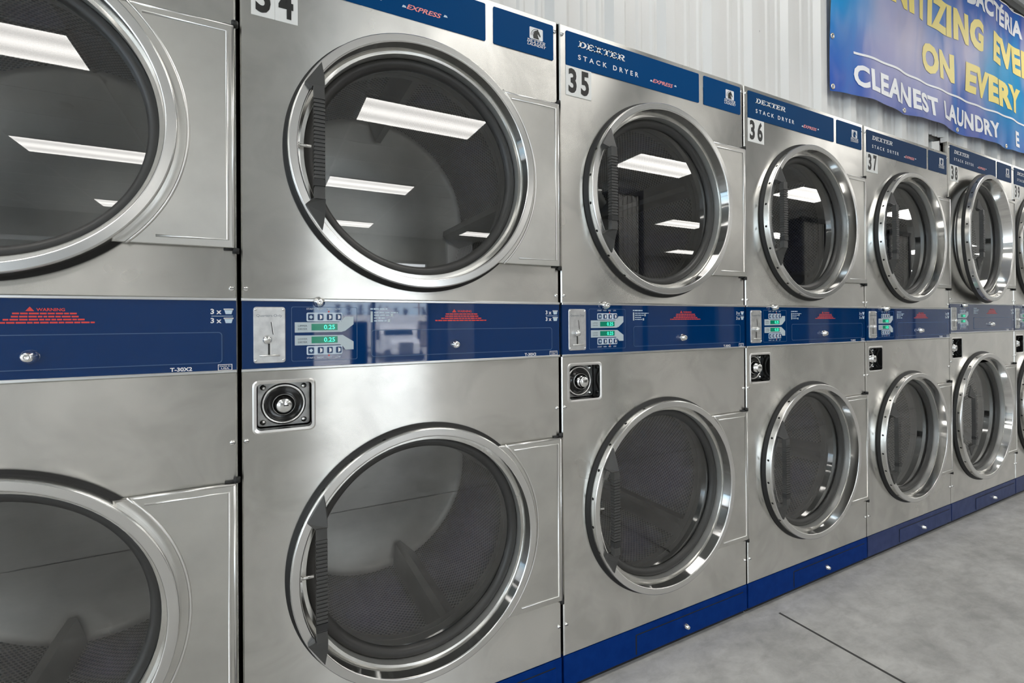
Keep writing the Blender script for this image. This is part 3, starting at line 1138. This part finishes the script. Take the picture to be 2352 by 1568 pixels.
for num, x, A, lab, band, kick, sv, label in specs:
    r, lz = dryer(lab=M[lab], band=M[band], kick=M[kick], seedv=sv, **A)
    r.location = (x, 0, 0)
    if num != 33:
        digits(r, lz, num)
    else:
        digits(r, lz, num)
    tag(r, label, 'dryer', GRP)
    if num == 38:
        dd = [c for c in r.children if c.name.split('.')[0] == 'door'][0]
        dd.rotation_euler.z = math.radians(3.0)

# white duct cover behind the opening above dryer 37
b = MB()
b.prism([(3.090, 1.9265), (3.172, 1.9265), (3.172, 1.992), (3.090, 1.974)], .022, .09, 0, .002)
tag(b.build('duct_box', M['sticker']), 'small white box behind the opening in the ribbed wall above dryer 37', 'box')

# ------------------------------------------------------------------ banner
KB = 1.1548/1.1928


def kx(x):
    return CX+(x-CX)*KB


def kz(z):
    return CZ+(z-CZ)*KB


BX0, BX1 = 2.217, 6.2


def bz_(x):
    return .018*(x-BX0)


def by(x, z):
    u = (x-BX0)/.6
    zz = z-bz_(x)
    low = max(0, 1-(zz-2.052)/.25)
    sag = abs(math.sin(PI*u))
    return -.010-.010*math.sin(2*PI*x/.226+1)*.25-.012*low*sag-.006*math.sin(5*x+3*z)-.004*math.sin(9*x-7*z)


b = MB()
NXb, NZb = 360, 50
v = []
for i in range(NXb+1):
    x = BX0+(BX1-BX0)*i/NXb
    u = (x-BX0)/.6
    lift = .008*abs(math.sin(PI*u))
    for k in range(NZb+1):
        t = k/NZb
        z = 2.052+bz_(x)+lift*(1-t)+t*.895
        v.append((kx(x), by(x, z), kz(z)))
f = [(i*(NZb+1)+k, (i+1)*(NZb+1)+k, (i+1)*(NZb+1)+k+1, i*(NZb+1)+k+1) for i in range(NXb) for k in range(NZb)]
b.add(v, f, 0, True)
mbn = mat('printed_vinyl', (.1, .3, .7), .45, spec=.15)
n, l, p = nodes(mbn)
ge = n.new('ShaderNodeNewGeometry')
mp = n.new('ShaderNodeMapping')
mp.inputs['Scale'].default_value = (3.0, 1, 1.15)
mp.inputs['Rotation'].default_value = (0, .28, 0)
l.new(ge.outputs['Position'], mp.inputs[0])
t1 = n.new('ShaderNodeTexNoise')
t1.inputs['Scale'].default_value = 1.5
t1.inputs['Detail'].default_value = 2.5
t1.inputs['Distortion'].default_value = .8
l.new(mp.outputs[0], t1.inputs['Vector'])
r1 = n.new('ShaderNodeValToRGB')
cr = r1.color_ramp
cr.elements[0].position = .30
cr.elements[0].color = (.0, .30, .72, 1)
cr.elements[1].position = .68
cr.elements[1].color = (.50, .47, .66, 1)
for ps, c in ((.42, (.012, .20, .62, 1)), (.50, (.06, .17, .56, 1)), (.57, (.30, .33, .62, 1))):
    e = cr.elements.new(ps)
    e.color = c
l.new(t1.outputs[0], r1.inputs[0])
wob = n.new('ShaderNodeTexNoise')
wob.inputs['Scale'].default_value = 2.2
wob.inputs['Detail'].default_value = 2
l.new(ge.outputs['Position'], wob.inputs['Vector'])
wa = n.new('ShaderNodeVectorMath')
wa.operation = 'SCALE'
wa.inputs['Scale'].default_value = .45
l.new(wob.outputs['Color'], wa.inputs[0])
wb = n.new('ShaderNodeVectorMath')
wb.operation = 'ADD'
l.new(ge.outputs['Position'], wb.inputs[0])
l.new(wa.outputs[0], wb.inputs[1])
prev = r1.outputs[0]
for (bx, bz0, rad, amt, colr) in ((2.75, 2.43, .62, .8, (.56, .52, .68)), (2.16, 2.62, .62, 1., (.0, .29, .66)), (3.95, 2.32, .55, .9, (.0, .33, .64)),
                                  (3.05, 2.78, .42, .7, (.0, .20, .62)), (5.0, 2.7, .6, .8, (.0, .3, .66))):
    dv = n.new('ShaderNodeVectorMath')
    dv.operation = 'DISTANCE'
    dv.inputs[1].default_value = (bx+.22, .22, bz0+.22)
    l.new(wb.outputs[0], dv.inputs[0])
    mr_ = n.new('ShaderNodeMapRange')
    mr_.interpolation_type = 'SMOOTHSTEP'
    mr_.inputs[1].default_value = rad
    mr_.inputs[2].default_value = rad*.25
    mr_.inputs[3].default_value = 0
    mr_.inputs[4].default_value = amt
    l.new(dv.outputs['Value'], mr_.inputs[0])
    mq = n.new('ShaderNodeMix')
    mq.data_type = 'RGBA'
    mq.inputs['B'].default_value = (*colr, 1)
    l.new(mr_.outputs[0], mq.inputs['Factor'])
    l.new(prev, mq.inputs['A'])
    prev = mq.outputs['Result']
mx = mq
# deeper blue along the lower and upper strips, as printed
sz = n.new('ShaderNodeSeparateXYZ')
l.new(ge.outputs['Position'], sz.inputs[0])
lo = n.new('ShaderNodeValToRGB')
lr = lo.color_ramp
lr.elements[0].position = 0
lr.elements[0].color = (.85, .85, .85, 1)
lr.elements[1].position = 1
lr.elements[1].color = (1, 1, 1, 1)
for ps, c in ((.22, .35), (.34, 0.), (.66, 0.), (.86, .8)):
    e = lr.elements.new(ps)
    e.color = (c, c, c, 1)
m1 = n.new('ShaderNodeMapRange')
m1.inputs[1].default_value = 2.05
m1.inputs[2].default_value = 2.98
l.new(sz.outputs['Z'], m1.inputs[0])
l.new(m1.outputs[0], lo.inputs[0])
mx2 = n.new('ShaderNodeMix')
mx2.data_type = 'RGBA'
mx2.inputs['B'].default_value = (.02, .075, .42, 1)
l.new(mx.outputs['Result'], mx2.inputs['A'])
ml = n.new('ShaderNodeMath')
ml.operation = 'MULTIPLY'
ml.inputs[1].default_value = .8
l.new(lo.outputs[0], ml.inputs[0])
l.new(ml.outputs[0], mx2.inputs['Factor'])
l.new(mx2.outputs['Result'], p.inputs['Base Color'])
ban = b.build('banner', mbn)
tag(ban, 'blue printed vinyl banner with yellow lettering hung on the ribbed wall', 'banner')
yf = lambda x, z: by(x, z)-.0015
ylw = mat('banner_yellow', (.98, .80, .22), .5)
wht = mat('banner_white', (.95, .95, .97), .5)


def btxt(words, m_, name):
    for w, a, c, z0, z1, off in words:
        t = MB()
        text(t, w, a, c, z0, z1, 0, 0, off, 1.08, 0., yf)
        t.build(name, m_, ban)


btxt([('ON', 3.022, 3.365, 2.332, 2.490, .055), ('EVERY', 3.500, 4.256, 2.328, 2.488, .055)], ylw, 'middle_line_lettering')
btxt([('SANITIZING', 2.42, 3.705, 2.578, 2.753, .055), ('EVERY', 3.848, 4.62, 2.576, 2.752, .055)], ylw, 'headline_lettering')
btxt([('CLEANEST', 2.381, 3.150, 2.106, 2.208, .04), ('LAUNDRY', 3.222, 3.891, 2.118, 2.214, .04), ('E', 4.150, 4.215, 2.122, 2.218, .04)], wht, 'slogan_lettering')
btxt([('BACTÉRIA', 3.525, 4.315, 2.822, 2.958, .045)], wht, 'top_line_lettering')
t = MB()
for i in range(150):
    xa, xb = 2.389+i*.02, 2.389+(i+1)*.02
    za, zb = 2.257+.012*(xa-2.389), 2.257+.012*(xb-2.389)
    q = [(xa, za-.0055), (xb, zb-.0055), (xb, zb+.0055), (xa, za+.0055)]
    t.add([(kx(x), yf(x, z), kz(z)) for x, z in q], [(0, 1, 2, 3)])
t.build('curved_rule', wht, ban)
t = MB()
for i in range(110):
    xa, xb = 2.25+i*.035, 2.25+(i+1)*.035
    q = [(xa, 2.938+bz_(xa)), (xb, 2.938+bz_(xb)), (xb, 2.945+bz_(xb)), (xa, 2.945+bz_(xa))]
    t.add([(kx(x), yf(x, z), kz(z)) for x, z in q], [(0, 1, 2, 3)])
t.build('border_rule', wht, ban)
for i, (x, z) in enumerate(((2.232, 2.072), (2.232, 2.291), (2.821, 2.082), (3.397, 2.092), (4.012, 2.100))):
    q = MB()
    y_ = by(x, z)-.001
    q.lathe(kx(x), kz(z), [(.012, y_), (.011, y_-.003), (.007, y_-.003), (.006, y_)], 20)
    q.build('grommet', M['brass'], ban)
# wall screws
for x, z in ((1.7323, 2.17), (1.9507, 2.17), (1.7323, 2.40)):
    q = MB()
    q.lathe(x-.003, z, [(.006, YW-.001), (.006, YW-.004), (.003, YW-.006), (0, YW-.006)], 10)
    o = q.build('wall_screw', M['dark_trim'])
    tag(o, 'small dark screw in the ribbed metal wall left of the banner', 'screw', 'screws in the ribbed wall')

# ------------------------------------------------------------------ ceiling lights
lp0 = None
ORD = ['first', 'second', 'third', 'fourth', 'fifth', 'sixth', 'seventh', 'eighth', 'ninth', 'tenth', 'eleventh']
names = {}
for iy, y in enumerate(LY):
    for ix, x in enumerate(LX0):
        if lp0 is None:
            lp0 = empty('ceiling_light')
            b = MB()
            b.box(0, 1.18, -.275, -.258, -.012, .02)
            b.box(0, 1.18, .258, .275, -.012, .02)
            b.box(0, .012, -.258, .258, -.012, .02)
            b.box(1.168, 1.18, -.258, .258, -.012, .02)
            b.build('lamp_frame', M['lamp_frame'], lp0)
            b = MB()
            b.add([(.012, -.258, -.008), (1.168, -.258, -.008), (1.168, .258, -.008), (.012, .258, -.008)], [(0, 3, 2, 1)])
            b.build('diffuser', M['lamp'], lp0)
            o = lp0
        else:
            o = copy_tree(lp0)
        o.location = (x, y, H-.002)
        row = ('row above the dryer aisle', 'second row from the dryers', 'third row from the dryers', 'row by the storefront')[iy]
        tag(o, 'white ceiling light, %s from the left wall in the %s' % (ORD[ix], row), 'ceiling light', 'ceiling lights')
b = MB()
b.v = []
q = MB()
q.lathe(0, 0, [(.075, 0), (.07, -.02), (.04, -.032), (0, -.034)], 32)
me_v = [(x, z, y) for x, y, z in q.v]
q.v = me_v
q.f = [f_[::-1] for f_ in q.f]
sm = q.build('smoke_detector', M['lamp_frame'])
sm.location = (-1.536, -4.457, H)
tag(sm, 'round white smoke detector on the ceiling, mirrored in the leftmost upper door', 'smoke detector')

# ------------------------------------------------------------------ columns and kiosk, seen mirrored in the doors
mcol = mat('pale_column_cladding', (.5, .5, .49), .4)
for i, (xa, xb, lb) in enumerate(((4.35, 4.88, 'pale clad column with dark edges mirrored in the upper door of dryer 35'),
                                  (8.6, 9.4, 'pale clad column with dark edges mirrored in the upper door of dryer 36'),
                                  (11.6, 12.5, 'pale clad column with dark edges mirrored in the upper door of dryer 37'))):
    r = empty('column', (xa, -4.0, 0))
    w_ = xb-xa
    b = MB()
    v = []
    b.box(.07, w_-.07, -.3, 0, 0, H)
    for k in range(5):
        xx = .10+(w_-.2)*k/4
        b.box(xx-.01, xx+.01, 0, .015, 0, 2.84)
    b.build('cladding', mcol, r)
    b = MB()
    b.box(0, .07, -.31, .03, 0, 2.9)
    b.box(w_-.07, w_, -.31, .03, 0, 2.9)
    b.box(0, w_, -.01, .035, 2.84, 2.92)
    b.build('edge_trim', M['frame'], r)
    tag(r, lb, 'column', 'clad columns opposite the dryers')
r = empty('kiosk', (1.72, -9.35, 0))
b = MB()
b.prism(rrect(0, .32, .0, 1.10, .02), 0, .28, 0, .01)
b.v = [(x, -y, z) for x, y, z in b.v]
b.f = [f_[::-1] for f_ in b.f]
b.build('body', mat('kiosk_navy', (.01, .015, .05), .4), r)
b = MB()
b.box(.05, .27, .0, .006, .62, .95)
b.build('face_plate', mat('kiosk_face', (.03, .04, .10), .3), r)
tag(r, 'dark navy kiosk in front of the window, mirrored in the band of dryer 34', 'kiosk')

# ------------------------------------------------------------------ outside, seen mirrored in the band of dryer 34
snow = noise_mix(mat('pale_ground', rough=.8), 1.2, (.28, .27, .25), (.62, .61, .58), .35, .65, 8)
b = MB()
prof = [(YF-.12, -.02), (-12.5, -.05), (-17, -1.5), (-110, -1.2)]
v = []
for y_, z_ in prof:
    v += [(-60, y_, z_), (90, y_, z_)]
b.add(v, [(2*i, 2*i+1, 2*i+3, 2*i+2) for i in range(3)])
tag(b.build('ground', snow), kind='structure')
TW = mat('truck_white', (.72, .73, .74), .3)
TD = mat('truck_dark', (.03, .035, .04), .4)
TG = mat('truck_glass', (.01, .04, .06), .1)
r = empty('truck', (7.6, -28, -1.5))
b = MB()
# bonnet and cab as shaped extrusions along y (nose towards the shop = +y)


def extr(mb, prof, x0, x1, taper=0., mi=0):
    n_ = len(prof)
    v = [(x0+taper*(i in tp), y_, z_) for tp in [()] for i, (y_, z_) in enumerate(prof)]
    v += [(x1, y_, z_) for y_, z_ in prof]
    mb.add(v, [tuple(range(n_))[::-1], tuple(range(n_, 2*n_))]+[(i, (i+1) % n_, n_+(i+1) % n_, n_+i) for i in range(n_)], mi)


extr(b, [(1.0, .7), (1.05, 1.3), (.75, 1.55), (-.6, 1.75), (-.6, .7)], -.85, .85)
extr(b, [(-.6, .7), (-.6, 1.75), (-.95, 2.45), (-2.6, 2.5), (-2.6, .7)], -1.1, 1.1)
b.build('cab', TW, r)
b = MB()
b.add([(-.92, -.59, 1.78), (.92, -.59, 1.78), (.84, -.92, 2.36), (-.84, -.92, 2.36)], [(0, 1, 2, 3), (3, 2, 1, 0)])
b.build('windscreen', TG, r)
b = MB()
b.box(-.42, .42, 1.02, 1.09, .75, 1.38)
for k in range(7):
    b.box(-.40+k*.12, -.37+k*.12, 1.09, 1.10, .78, 1.35, 1)
b.build('grille', [TD, M['chrome']], r)
b = MB()
b.box(-1.12, 1.12, .95, 1.15, .35, .68)
b.build('bumper', TD, r)
for sx_ in (-1, 1):
    b = MB()
    b.tube([(sx_*.75, .45, .48), (sx_*1.08, .45, .48)], .48, 24)
    b.build('wheel', TD, r)
    b = MB()
    b.box(sx_*1.28-.09, sx_*1.28+.09, -.7, -.6, 1.5, 2.15)
    b.box(min(sx_*1.1, sx_*1.28), max(sx_*1.1, sx_*1.28), -.68, -.64, 1.8, 1.85)
    b.build('mirror', TD, r)
b = MB()
b.box(-.9, 1.9, -12, -2.9, .9, 3.05)
b.build('cargo_box', TW, r)
tag(r, 'white truck parked outside, mirrored in the blue band of dryer 34', 'truck')
r = empty('building', (14, -46, -1.3))
b = MB()
b.box(-11, 3.4, -6, 0, 0, 2.5)
b.build('wall', mat('tan_wall', (.22, .20, .18), .7), r)
b = MB()
b.box(-11.2, 3.6, -6.2, .3, 2.5, 3.1)
b.build('fascia', mat('cream_fascia', (.7, .68, .62), .6), r)
tag(r, 'long low building with a cream fascia behind the truck, mirrored in dryer 34', 'building')
r = empty('house', (14.2, -60, -1.3))
b = MB()
b.box(-1.5, 1.5, -3, 0, 0, 3.3)
b.build('wall', mat('house_grey', (.4, .4, .42), .7), r)
b = MB()
b.add([(-1.8, .2, 3.2), (1.8, .2, 3.2), (0, .2, 4.3), (-1.8, -3.2, 3.2), (1.8, -3.2, 3.2), (0, -3.2, 4.3)],
      [(0, 1, 2), (3, 5, 4), (0, 2, 5, 3), (1, 4, 5, 2), (0, 3, 4, 1)])
b.build('roof', mat('roof_white', (.7, .72, .75), .7), r)
tag(r, 'small gabled house roof showing over the low building, mirrored in dryer 34', 'house')
r = empty('utility_pole', (22.4, -74, -1.2))
b = MB()
b.tube([(0, 0, 0), (0, 0, 6.3)], .12, 8)
b.build('pole', mat('pole_wood', (.2, .12, .07), .8), r)
b = MB()
for z_ in (4.6, 5.5):
    b.box(-.9, .9, -.06, .06, z_, z_+.12)
b.build('crossarm', mat('crossarm_wood', (.2, .13, .08), .8), r)
tag(r, 'brown wooden utility pole against the sky, mirrored in dryer 34', 'utility pole')
bark = mat('bare_twigs', (.10, .08, .075), .9)
rnd = random.Random(3)
tp = [(12.0, 4.5), (13.8, 4.4), (15.2, 4.6), (16.6, 4.2), (18.0, 4.2), (19.4, 4.0), (20.7, 3.7), (23.6, 4.0), (10.2, 4.4)]
tnames = ['tall bare tree above the left end of the low building', 'bare tree left of the window mullion', 'bare tree just right of the window mullion', 'bare tree over the house roof',
          'bare tree right of the house roof', 'bare tree midway between house and utility pole', 'low bare tree left of the utility pole', 'bare tree right of the utility pole',
          'leftmost bare tree against the sky']
for (tx, th), tn in zip(tp, tnames):
    r = empty('bare_tree', (tx, -76+rnd.uniform(-1, 1), -1.2))
    hgt = th+1.2
    b = MB()
    b.tube([(0, 0, 0), (.05, 0, hgt*.5), (0, 0, hgt*.9)], .08, 6)
    b.build('trunk', bark, r)
    b = MB()
    for k in range(110):
        z0_ = rnd.uniform(.25, .85)*hgt
        a = rnd.uniform(0, 2*PI)
        L = rnd.uniform(.4, 1.0)*(1.2-.7*z0_/hgt)
        e_ = (math.cos(a)*L, math.sin(a)*L, min(hgt, z0_+L*rnd.uniform(.5, 1.2)))
        mid = (e_[0]*.5, e_[1]*.5, (z0_+e_[2])/2-.03)
        b.tube([(0, 0, z0_), mid, e_], .018, 3)
        for q_ in range(2):
            b.tube([mid, (mid[0]+rnd.uniform(-.4, .4), mid[1]+rnd.uniform(-.4, .4), mid[2]+rnd.uniform(.1, .5))], .013, 3)
    b.build('branches', bark, r)
    tag(r, tn, 'tree', 'bare trees outside')
